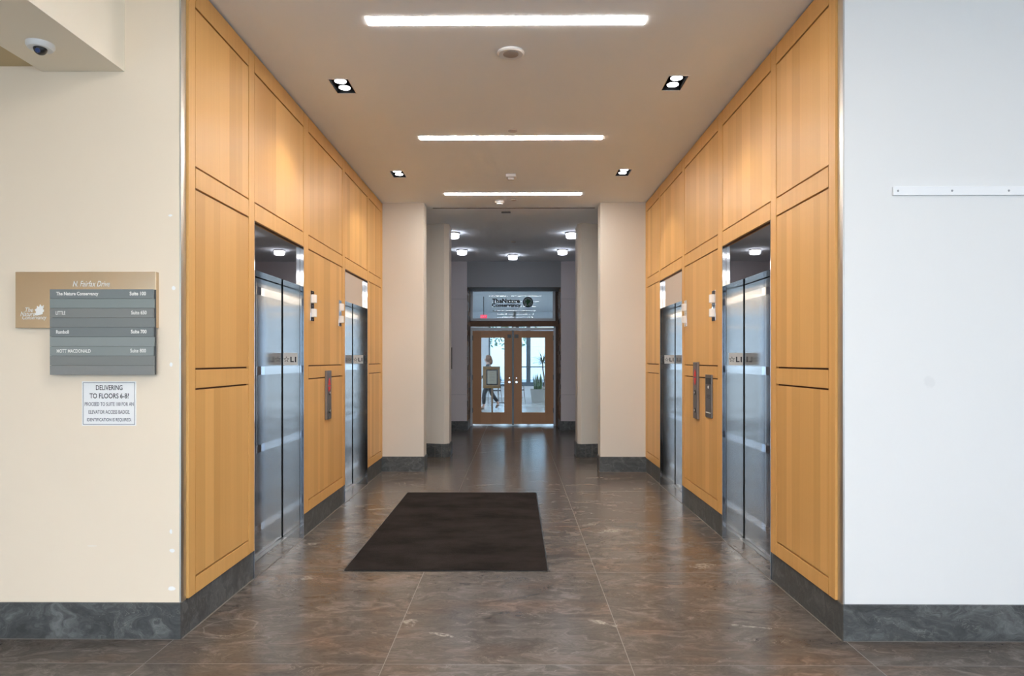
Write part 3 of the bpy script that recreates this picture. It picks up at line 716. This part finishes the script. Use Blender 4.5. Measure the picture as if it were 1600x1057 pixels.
# ------------------------------------------------------------------ left front wall: directory, notice
SP = FY/1067.0
def sx_(px): return (px-806)*SP+.0
def sz_(py): return 1.5+(563-py)*SP
U, V = (1, 0, 0), (0, 0, 1)
r = empty('directory_sign', (sx_(136), FY, sz_(586)), 0, 'brushed champagne metal directory sign with grey tenant slats on cream wall', 'directory sign')
ox, oz = sx_(136), sz_(586)
def q(px): return sx_(px)-ox
def z(py): return sz_(py)-oz
MB().box(q(26), q(246), -.030, 0, z(513), z(425.5)).build('back_plate', brass, r, bevel=.001)
slcols = [(.20, .225, .23), (.24, .275, .27), (.225, .235, .23), (.205, .22, .22), (.19, .21, .215), (.27, .30, .295), (.255, .285, .28), (.215, .225, .22), (.235, .24, .235)]
MB().box(q(83)+.001, q(246)+.002, -.034, -.0305, z(586)+.001, z(453)-.001).build('slat_carrier', dark_steel, r)
hh = (586-453)/9
rows = []
for k in range(9):
    y0_ = 453+k*hh
    o = MB().box(q(83), q(245.5)-(.004 if k % 2 == 0 and k < 7 else 0), -.046, -.034, z(y0_+hh)+.0006, z(y0_)-.0006).build('name_slat', pm('slat_%d' % k, slcols[k], .5), r, bevel=.0006)
    rows.append(o)
yt = -.046
for k, a, ax_, aw, bx_, bw_, bold in ((0, 'The Nature Conservancy', 93, 66, 233, 25.5, .03), (2, 'LITTLE', 92.5, 15, 234, 24, .02), (4, 'Ramboll', 93, 20, 234, 24.5, .03), (6, 'MOTT MACDONALD', 94, 53, 233, 24.5, .02)):
    yb = 453+k*hh+hh*.68
    has_desc = 'y' in a
    text(a, (q(ax_), yt, z(yb+(1.2 if has_desc else 0))), U, V, aw*SP, (7.2 if has_desc else 5.6)*SP, text_w, 'slat_lettering', rows[k], bold=bold, ext=.0008)
    text(('Suite 100', '', 'Suite 650', '', 'Suite 700', '', 'Suite 800')[k], (q(bx_), yt, z(yb-.3)), U, V, bw_*SP, 6.0*SP, text_w, 'slat_lettering', rows[k], align=2, bold=bold, ext=.0008)
text('N. Fairfax Drive', (q(116), -.030, z(448.5)), U, V, 58*SP, 8.8*SP, text_w, 'address_lettering', r, shear=.28, ext=.0008)
text('The', (q(41.5), -.030, z(488.2)), U, V, 12.5*SP, 7*SP, text_w, 'emblem_lettering', r, shear=.28, ext=.0008)
text('Nature', (q(34), -.030, z(494.5)), U, V, 23*SP, 7*SP, text_w, 'emblem_lettering', r, shear=.28, ext=.0008)
text('Conservancy', (q(37), -.030, z(501.5)), U, V, 38*SP, 8*SP, text_w, 'emblem_lettering', r, shear=.28, ext=.0008)
LF = [(56, 493), (58.5, 488), (56.5, 484.5), (60, 482), (60, 478.5), (63, 480.5), (65, 476), (67.5, 479.5), (70.5, 477.5), (70.2, 481.5), (69, 483.5), (71, 484.5), (70.6, 487.5), (68.6, 489), (69, 491), (65, 492.5), (60, 493.6)]
LF = [((a-63)*1.0, (485-b)*1.0) for a, b in LF]
MB().plate([(a*SP, b*SP) for a, b in LF][::-1], (q(63), -.0302, z(485)), (1, 0, 0), (0, 0, 1), .0012).build('leaf_emblem', text_w, r)
# side paper
r = empty('paper_notice', (sx_(167.5), FY, sz_(666)), 0, 'white printed paper notice taped below the directory sign', 'notice')
ox, oz = sx_(167.5), sz_(666)
pw = (210.3-125)*SP/2; ph = (666-596.5)*SP
MB().box(-pw, pw, -.0015, 0, 0, ph).build('sheet', pm('paper', (.90, .90, .90), .6), r)
e = .006; b = MB(); t = .0022
b.box(-pw+e, pw-e, -.0022, -.0015, e, e+t).box(-pw+e, pw-e, -.0022, -.0015, ph-e-t, ph-e).box(-pw+e, -pw+e+t, -.0022, -.0015, e, ph-e).box(pw-e-t, pw-e, -.0022, -.0015, e, ph-e)
b.build('printed_border', text_g, r)
for t_, yc_, w_, h_, m_ in (('DELIVERING', 610.3, 42, 8, text_k), ('TO FLOORS 6-8?', 623.2, 62, 8, text_k), ('PROCEED TO SUITE 100 FOR AN', 635, 77, 5.8, text_g), ('ELEVATOR ACCESS BADGE.', 647.4, 65, 5.8, text_g), ('IDENTIFICATION IS REQUIRED.', 660, 70, 5.8, text_g)):
    text(t_, (q(168), -.0015, z(yc_)), U, V, w_*SP, h_*SP, m_, 'printed_lettering', r, align=1, ext=.0007, bold=.012)
# white strip on right wall
r = empty('mounting_strip', (sx_(1392), FY, sz_(307)), 0, 'thin white screwed mounting strip on the white right wall', 'wall strip')
MB().box(0, 1.5, -.012, 0, 0, 13.5*SP).build('strip', white_s, r, bevel=.0015)
for px in (1399, 1482.5, 1570, 1655): MB().lathe([(.006, 0), (.005, .001)], (sx_(px)-sx_(1392), -.012, 6.8*SP), (0, -1, 0), 14).build('screw', screw_m, r)

# bulkhead + low ceiling + dome camera upper left
struct(MB().box(-2.549, -2.106, -2.5, FY, 3.054, CEIL).build('trim_5', paint_b))
struct(MB().box(-7, -2.549, -2.5, FY, 3.085, 3.2).build('ceiling_low', pm('paint_ochre', (.62, .50, .30), .8)))
r = empty('security_camera', (-2.335, 3.335, 3.054), 0, 'small white dome security camera with black ball under the bulkhead', 'security camera')
MB().lathe([(.062, 0), (.062, -.014), (.054, -.026), (.036, -.030)], (0, 0, 0), n=40).build('base', white_p, r, smooth=True)
MB().ball((.008, -.012, -.030), .030, .030, .030).build('camera_ball', black, r, smooth=True)
MB().lathe([(.012, 0), (.010, .004)], (.012, -.036, -.048), (.2, -.8, -.55), 16).build('lens', pm('lens_blue', (.05, .08, .2), .05), r, smooth=True)

# ------------------------------------------------------------------ foyer behind the camera
w = MB(); w.box(-7.2, -7, -6, FY, 0, CEIL); struct(w.build('wall_foyer_left', paint_w))
w = MB(); w.box(7, 7.2, -6, -4, 0, CEIL).box(7, 7.2, 1.6, FY+.3, 0, CEIL).box(7, 7.2, -4, 1.6, 3.1, CEIL).box(7, 7.2, -4, 1.6, 0, .3); struct(w.build('wall_foyer_right', paint_r))
w = MB(); w.box(-7, 7, -6.2, -6, 2.9, CEIL).box(-7, -6.8, -6.2, -6, 0, 2.9).box(6.8, 7, -6.2, -6, 0, 2.9); struct(w.build('wall_foyer_back', paint_w))
mul = pm('mullion_dark', (.05, .055, .06), .4, .5)
w = MB()
for i in range(11): x = -6.8+i*1.36; w.box(x-.03, x+.03, -6.12, -6.02, 0, 2.9)
for z_ in (0, 1.0, 2.2, 2.84): w.box(-6.8, 6.8, -6.11, -6.03, z_, z_+.06)
wf = struct(w.build('window_2', mul)); MB().box(-6.8, 6.8, -6.08, -6.07, .06, 2.84).build('pane', glass_f, wf)
w = MB()
for i in range(5): y = -4+i*1.4; w.box(7.05, 7.13, y-.03, y+.03, .3, 3.1)
for z_ in (.3, 3.04): w.box(7.06, 7.12, -4, 1.6, z_, z_+.06)
wf = struct(w.build('window_3', mul)); MB().box(7.08, 7.09, -4, 1.6, .36, 3.04).build('pane', glass_f, wf)
# stand-in counter, invented so the steel has something to reflect
r = empty('standin_counter', (4.6, -2.2, 0), 0, 'long dark wood stand-in counter added behind the camera for reflections', 'counter')
MB().box(-1.1, 1.1, -.35, .35, 0, 1.02).build('body', wood_door, r, bevel=.006); MB().box(-1.15, 1.15, -.4, .4, 1.02, 1.06).build('counter_top', base_m, r, bevel=.004)

# ------------------------------------------------------------------ office beyond the doors
OF = pm('office_floor', (.42, .44, .45), .16, var=.12, vscale=1.5)
struct(MB().box(-5.5, 5.5, BY-.02, 27.7, -.1, -.0005).build('floor_office', OF))
struct(MB().box(-5.5, 5.5, BY+.12, 27.9, 3.45, 3.6).build('ceiling_office', pm('office_ceiling', (.62, .64, .66), .9)))
ow = pm('office_wall', (.66, .70, .74), .8)
struct(MB().box(-5.6, -5.5, BY+.12, 27.7, 0, 3.45).build('wall_office_left', ow))
struct(MB().box(5.5, 5.6, BY+.12, 27.7, 0, 3.45).build('wall_office_right', ow))
GY = 27.6
w = MB(); w.box(-5.5, -1.1, GY, GY+.2, 0, 3.45).box(-.1, .0, GY, GY+.2, .45, 3.45).box(4.6, 5.5, GY, GY+.2, 0, 3.45).box(-1.1, 4.6, GY-.12, GY+.2, 0, .44).box(-1.1, 4.6, GY, GY+.2, 3.15, 3.45)
struct(w.build('wall_office_back', ow))
mb2 = pm('mullion_blue', (.035, .065, .095), .5)
w = MB(); w.box(0, 4.6, GY+.02, GY+.1, .44, .60); w.box(0, 4.6, GY+.03, GY+.09, 3.08, 3.15)
for x in (.05, .42+.09, 1.62, 2.8, 4.0, 4.55): w.box(x-.085, x+.085, GY+.01, GY+.11, .60, 3.08)
w.box(0, 4.6, GY+.04, GY+.08, 1.20, 1.245)
wf = struct(w.build('window_4', mb2)); MB().box(0, 4.6, GY+.055, GY+.062, .6, 3.08).build('pane', glass_o, wf)
w = MB(); w.box(-1.1, -.1, GY+.02, GY+.1, .44, .52).box(-1.1, -1.04, GY+.02, GY+.1, .52, 3.15).box(-.16, -.1, GY+.02, GY+.1, .52, 3.15).box(-1.1, -.1, GY+.02, GY+.1, 3.08, 3.15)
wf = struct(w.build('window_5', mb2)); MB().box(-1.04, -.16, GY+.055, GY+.062, .52, 3.08).build('pane', glass_o, wf)
for i, y in enumerate((17.5, 20.0, 22.5, 25.0)):  # fill strips added to either side, out of view, to brighten the office
    for x in (-3.6, 3.6):
        l = empty('office_fill_light', (x, y, 3.45), 0, 'linear fill light added inside the glazed office, out of view', 'ceiling light', 'office fill lights')
        MB().box(-.9, .9, -.06, .06, -.03, 0).build('housing', white_p, l); MB().box(-.88, .88, -.05, .05, -.035, -.03).build('diffuser', pm('office_fill_diffuser', (.9, .9, .9), .5, emit=(.85, .93, 1), estr=100), l)
r = empty('exit_sign', (-.99, 21, 2.79), 0, 'small red lit exit sign hanging beyond the transom window', 'exit sign')
MB().box(-.10, .10, -.015, .015, 0, .10).build('sign_box', exit_m, r); MB().box(-.01, .01, -.01, .01, .10, .66).build('hanger', dark_steel, r)
text('EXIT', (0, -.0155, .025), U, V, .15, .05, text_w, 'exit_lettering', r, align=1)

# framed certificate on a wooden stand
r = empty('certificate_stand', (-.64, 18.4, 0), 0, 'wooden display stand holding a black framed certificate behind the left door glass', 'display stand')
P8 = 18.4/1067
MB().box(-.245, .215, -.02, .02, .74, 1.33).build('board', pm('stand_wood', (.36, .20, .06), .5, var=.2, vscale=6), r, bevel=.004)
MB().box(-.025, .025, .0, .04, .03, .74).build('pole', pm('stand_pole', (.25, .15, .08), .5), r, bevel=.004)
MB().box(-.2, .2, -.16, .18, 0, .03).build('foot', pm('stand_foot', (.25, .15, .08), .5), r, bevel=.006)
fr = MB(); t = .028
fr.box(-.155, .155, -.04, -.02, .83, .83+t).box(-.155, .155, -.04, -.02, 1.245-t, 1.245).box(-.155, -.155+t, -.04, -.02, .83+t, 1.245-t).box(.155-t, .155, -.04, -.02, .83+t, 1.245-t)
fo = fr.build('picture_frame', blackm, r, bevel=.003)
ct = MB().box(-.127, .127, -.025, -.02, .858, 1.217).build('certificate', pm('certificate_paper', (.58, .54, .42), .6), fo)
for k, (w_, zz) in enumerate(((.07, 1.16), (.12, 1.10), (.16, 1.06), (.15, 1.02), (.12, .98), (.14, .94))):
    MB().box(-w_/2, w_/2, -.0262, -.025, zz, zz+.008).build('printed_line', pm('ink_faded', (.28, .26, .2), .6) if k == 0 else bpy.data.materials['ink_faded'], fo)

# planters
def pot(m, s_, h_, tp=.8):
    for z0, z1, inner in ((0, h_, 0),):
        a = s_*tp/2; b_ = s_/2
        m._add([(-a, -a, 0), (a, -a, 0), (a, a, 0), (-a, a, 0), (-b_, -b_, h_), (b_, -b_, h_), (b_, b_, h_), (-b_, b_, h_)], [(0, 3, 2, 1), (0, 1, 5, 4), (1, 2, 6, 5), (2, 3, 7, 6), (3, 0, 4, 7)])
        c_ = b_-.03
        m._add([(-b_, -b_, h_), (b_, -b_, h_), (b_, b_, h_), (-b_, b_, h_), (-c_, -c_, h_), (c_, -c_, h_), (c_, c_, h_), (-c_, c_, h_), (-c_, -c_, h_-.05), (c_, -c_, h_-.05), (c_, c_, h_-.05), (-c_, c_, h_-.05)],
               [(0, 1, 5, 4), (1, 2, 6, 5), (2, 3, 7, 6), (3, 0, 4, 7), (4, 5, 9, 8), (5, 6, 10, 9), (6, 7, 11, 10), (7, 4, 8, 11), (8, 9, 10, 11)])
def blade(m, base, d, L_, w_, droop, n=7):
    base = Vector(base); d = Vector(d).normalized(); side = d.cross(Vector((0, 0, 1)))
    if side.length < .05: side = Vector((1, 0, 0))
    side.normalize(); vs = []
    p = base.copy(); dd = d.copy()
    for i in range(n+1):
        t_ = i/n; ww = w_*math.sin(PI*(.18+.82*t_)) if i < n else .001
        nn = side.cross(dd).normalized()*.003
        vs += [p-side*ww/2, p+nn, p+side*ww/2, p-nn]
        dd = (dd+Vector((0, 0, -droop/n))).normalized(); p = p+dd*L_/n
    fs = []
    for i in range(n):
        for k in range(4): fs.append((4*i+k, 4*i+(k+1) % 4, 4*i+4+(k+1) % 4, 4*i+4+k))
    m._add(vs, fs)
pot_m = pm('pot_grey', (.30, .30, .285), .6, var=.1, vscale=4); soil = pm('soil', (.03, .02, .015), .9)
g1 = pm('snake_leaf', (.05, .11, .045), .4, var=.5, vscale=25); g2 = pm('dracaena_leaf', (.05, .10, .05), .45, var=.4, vscale=12)
r = empty('snake_plant', (.78, 24.3, 0), 0, 'snake plant with upright pointed leaves in square grey planter behind right door glass', 'potted plant')
m = MB(); pot(m, .52, .47); m.build('planter', pot_m, r); MB().box(-.225, .225, -.225, .225, .36, .43).build('soil', soil, r)
m = MB(); random.seed(5)
for k in range(26):
    a = random.uniform(0, 2*PI); q_ = random.uniform(0, .15)
    blade(m, (q_*math.cos(a), q_*math.sin(a), .42), (.35*math.cos(a)*random.random(), .35*math.sin(a)*random.random(), 1), random.uniform(.3, .62), .075, .05)
m.build('foliage', g1, r, smooth=True)
r = empty('dracaena_plant', (1.05, 25.65, 0), .3, 'tall dracaena with spiky leaf crown in grey planter at right edge of right door glass', 'potted plant')
m = MB(); pot(m, .5, .5); m.build('planter', pot_m, r); MB().box(-.21, .21, -.21, .21, .4, .46).build('soil', soil, r)
m = MB(); m.tube([(0, 0, .45), (.03, .02, .8), (-.03, 0, 1.1), (-.05, 0, 1.42)], .028, 8); m.build('trunk', pm('trunk_brown', (.12, .09, .06), .8), r, smooth=True)
m = MB()
for k in range(46):
    a = random.uniform(0, 2*PI); e_ = random.uniform(-.2, 1.3)
    blade(m, (-.05, 0, 1.40+random.uniform(-.06, .05)), (math.cos(a)*math.cos(e_), math.sin(a)*math.cos(e_), math.sin(e_)+.25), random.uniform(.34, .55), .03, .9)
m.build('foliage', g2, r, smooth=True)

# table and two chairs
r = empty('round_table', (-.62, 24.2, 0), 0, 'small round pale table beyond the person in the office', 'table')
MB().lathe([(.5, .71), (.5, .735), (.49, .74)], (0, 0, 0), n=40).build('tabletop', pm('table_pale', (.5, .52, .55), .3), r, smooth=True)
MB().lathe([(.03, .02), (.03, .71)], (0, 0, 0), n=16).build('column', chrome, r, smooth=True); MB().lathe([(.25, 0), (.25, .015), (.03, .03)], (0, 0, 0), n=32).build('base', dark_steel, r, smooth=True)
def chair():
    r = empty('office_chair', (0, 0, 0), 0, '', 'chair', 'chairs around the office table')
    MB().box(-.22, .22, -.21, .21, .44, .475).build('seat', black, r, bevel=.012)
    m = MB(); P = [(-.2+.4*i/8, .22+.03*math.sin(PI*i/8)) for i in range(9)]
    m.prism(P+[(x, y+.02) for x, y in P[::-1]], .55, .86); m.build('backrest', black, r, bevel=.006)
    for s_ in (-1, 1):
        MB().tube([(s_*.21, .23, .84), (s_*.21, .23, .55), (s_*.22, .2, .46), (s_*.235, .24, .2), (s_*.25, .27, .008)], .010, 8).build('leg', dark_steel, r, smooth=True)
        MB().tube([(s_*.22, .18, .60), (s_*.23, .0, .64), (s_*.23, -.14, .62), (s_*.22, -.19, .46), (s_*.235, -.21, .2), (s_*.25, -.24, .008)], .010, 8).build('leg', dark_steel, r, smooth=True)
    return r
c1 = chair(); c1.location = (-.78, 23.4, 0); c1.rotation_euler.z = PI+.3; c1['label'] = 'black office chair with curved tube legs in front of the round table'
c2 = copy_tree(c1); c2.location = (.0, 23.75, 0); c2.rotation_euler.z = PI-.5; c2['label'] = 'black office chair nearest the door knobs, right of the other chair'
# glass carafes on the table
cg = glass_mat('carafe_glass', (.55, .78, .95), .15)
for k, (dx, lb) in enumerate(((-.14, 'left one of two tall blue glass carafes on the round table'), (.06, 'right one of two tall blue glass carafes on the round table'))):
    o = MB().lathe([(.05, 0), (.055, .12), (.02, .22), (.022, .32)], (0, 0, 0), n=24).build('glass_carafe', cg, smooth=True); o.location = (-.62+dx, 24.1, .741); tag(o, lb, 'carafe', 'blue carafes')

# ------------------------------------------------------------------ person walking left in the office
def skin_obj(name, chains, mat, parent, sub=2, root=0):
    bm = bmesh.new(); lay = bm.verts.layers.skin.verify(); idx = {}
    def gv(p, r_):
        k = tuple(round(c, 4) for c in p)
        if k not in idx:
            v = bm.verts.new(p); v[lay].radius = (r_, r_); v[lay].use_root = len(idx) == 0; idx[k] = v
        return idx[k]
    for ch in chains:
        pv = None
        for p, r_ in ch:
            v = gv(p, r_)
            if pv is not None and pv != v:
                try: bm.edges.new((pv, v))
                except ValueError: pass
            pv = v
    me = bpy.data.meshes.new(name); bm.to_mesh(me); bm.free(); me.materials.append(mat)
    o = bpy.data.objects.new(name, me); COL.objects.link(o); o.parent = parent
    md = o.modifiers.new('skin', 'SKIN'); md.use_smooth_shade = True
    m2 = o.modifiers.new('sub', 'SUBSURF'); m2.levels = sub; m2.render_levels = sub
    return o
person = empty('person', (-.80, 20.7, 0), 0, 'person with auburn hair walking left behind the certificate stand', 'person')
skin_m = pm('skin', (.55, .33, .25), .5)
pel = (0, 0, .90); ch_ = (-.02, 0, 1.22); nk = (-.035, 0, 1.38); hd = (-.06, 0, 1.50)
def hand(sh, el, wr, d):
    d = Vector(d).normalized(); w0 = Vector(wr); palm = w0+d*.05; out = [[(sh, .045), (el, .036), (wr, .024), (tuple(palm), .026)]]
    sd = d.cross(Vector((1, 0, 0))).normalized()
    for k, (o_, l_) in enumerate(((-.026, .062), (-.009, .072), (.009, .068), (.026, .052))):
        b_ = palm+sd*o_+d*.022; out.append([(tuple(palm), .026), (tuple(b_), .010), (tuple(b_+d*l_*.5+Vector((-.006, 0, 0))), .008), (tuple(b_+d*l_+Vector((-.022, 0, 0))), .007)])
    b_ = w0+d*.02-sd*.03; out.append([(wr, .024), (tuple(b_), .011), (tuple(b_+d*.03-sd*.01+Vector((-.01, 0, 0))), .009)])
    return out
shl, shr = (-.03, -.17, 1.33), (-.03, .17, 1.33)
ell, wrl = (-.10, -.22, 1.08), (-.26, -.20, .93)
elr, wrr = (.07, .22, 1.07), (.02, .24, .83)
hpl, hpr = (0, -.09, .86), (0, .09, .86)
knl, anl, tol = (-.16, -.09, .48), (-.17, -.09, .09), (-.31, -.09, .03)
knr, anr, tor = (.06, .09, .48), (.27, .09, .18), (.20, .09, .05)
chains = [[(pel, .12), ((-.01, 0, 1.06), .11), (ch_, .12), (nk, .055), ((-.045, 0, 1.43), .055), (hd, .082), ((-.06, 0, 1.57), .075)],
          [(ch_, .12), (shl, .055)], [(ch_, .12), (shr, .055)],
          [(pel, .12), (hpl, .085), (knl, .055), (anl, .038), (tol, .03)], [(pel, .12), (hpr, .085), (knr, .055), (anr, .038), (tor, .03)]]
chains += hand(shl, ell, wrl, (-.5, 0, -.6)) + hand(shr, elr, wrr, (-.2, 0, -1))
chains += [[(hd, .082), ((-.152, 0, 1.505), .014)]]
skin_obj('body', chains, skin_m, person)
tr_m = pm('trousers_black', (.018, .018, .022), .8); tp_m = pm('jacket_dark', (.03, .035, .045), .8); ha_m = pm('hair_auburn', (.20, .085, .035), .6, bump=.5, bscale=40)
skin_obj('trousers', [[((0, 0, .95), .135), (pel, .135), (hpl, .10), (knl, .070), ((-.168, -.09, .14), .052)], [(pel, .135), (hpr, .10), (knr, .070), ((.25, .09, .22), .052)]], tr_m, person)
skin_obj('jacket', [[((0, 0, .88), .14), ((-.01, 0, 1.06), .13), (ch_, .14), ((-.033, 0, 1.35), .075)], [(ch_, .14), (shl, .07), (ell, .055), ((-.23, -.20, .955), .038)], [(ch_, .14), (shr, .07), (elr, .055), ((.024, .238, .86), .038)]], tp_m, person)
m = MB(); m.ball((-.035, 0, 1.545), .115, .10, .115, f=lambda p: Vector((max(p.x, -.075), p.y, p.z)))
m.ball((.045, 0, 1.46), .06, .085, .10); m.build('hair', ha_m, person, smooth=True)
sh_m = pm('shoe_tan', (.16, .10, .07), .5)
for a_, t_ in ((anl, tol), (anr, tor)):
    skin_obj('shoe', [[((a_[0]+.03, a_[1], max(a_[2]-.045, .032)), .036), ((a_[0]-.04, a_[1], max(a_[2]-.05, .032)), .04), ((t_[0]-.01, t_[1], .028), .028)]], sh_m, person)
m = MB()
for s_ in (-1, 1): m.ball((-.132, s_*.03, 1.53), .010, .010, .010, 10, 8)
m.build('eyes', pm('eye_dark', (.02, .015, .012), .3), person, smooth=True)

# outside the office: ground, far facade, trees
struct(MB().box(-20, 25, GY+.3, 60, -.3, -.2).build('ground_outside', pm('paving_outside', (.35, .36, .36), .8)))
def tree(x, y, h_, lb, seed):
    random.seed(seed); r = empty('tree', (x, y, -.2), 0, lb, 'tree', 'trees outside the office window')
    MB().tube([(0, 0, 0), (.05, 0, h_*.3), (-.05, .05, h_*.6)], .12, 10, .06).build('trunk', pm('bark', (.10, .08, .06), .9), r, smooth=True)
    m = MB()
    for k in range(900):
        a = random.uniform(0, 2*PI); b_ = math.acos(random.uniform(-1, 1)); q_ = random.random()**.4
        c_ = Vector((1.5*q_*math.sin(b_)*math.cos(a), 1.5*q_*math.sin(b_)*math.sin(a), h_*.7+1.3*q_*math.cos(b_)))
        d_ = Vector((random.uniform(-1, 1), random.uniform(-1, 1), random.uniform(-1, 1))).normalized(); e_ = d_.orthogonal().normalized()
        m._add([c_-d_*.11, c_+e_*.05, c_+d_*.11, c_-e_*.05], [(0, 1, 2, 3)])
    m.build('foliage', pm('leaf_pale', (.18, .30, .16), .6, var=.4, vscale=2), r, recalc=False)
tree(-.35, 31.5, 4.9, 'leafy green tree outside the office window, left of the mullion', 1)
tree(3.9, 36.5, 5.2, 'leafy green tree outside the office window, right of the mullion', 2)
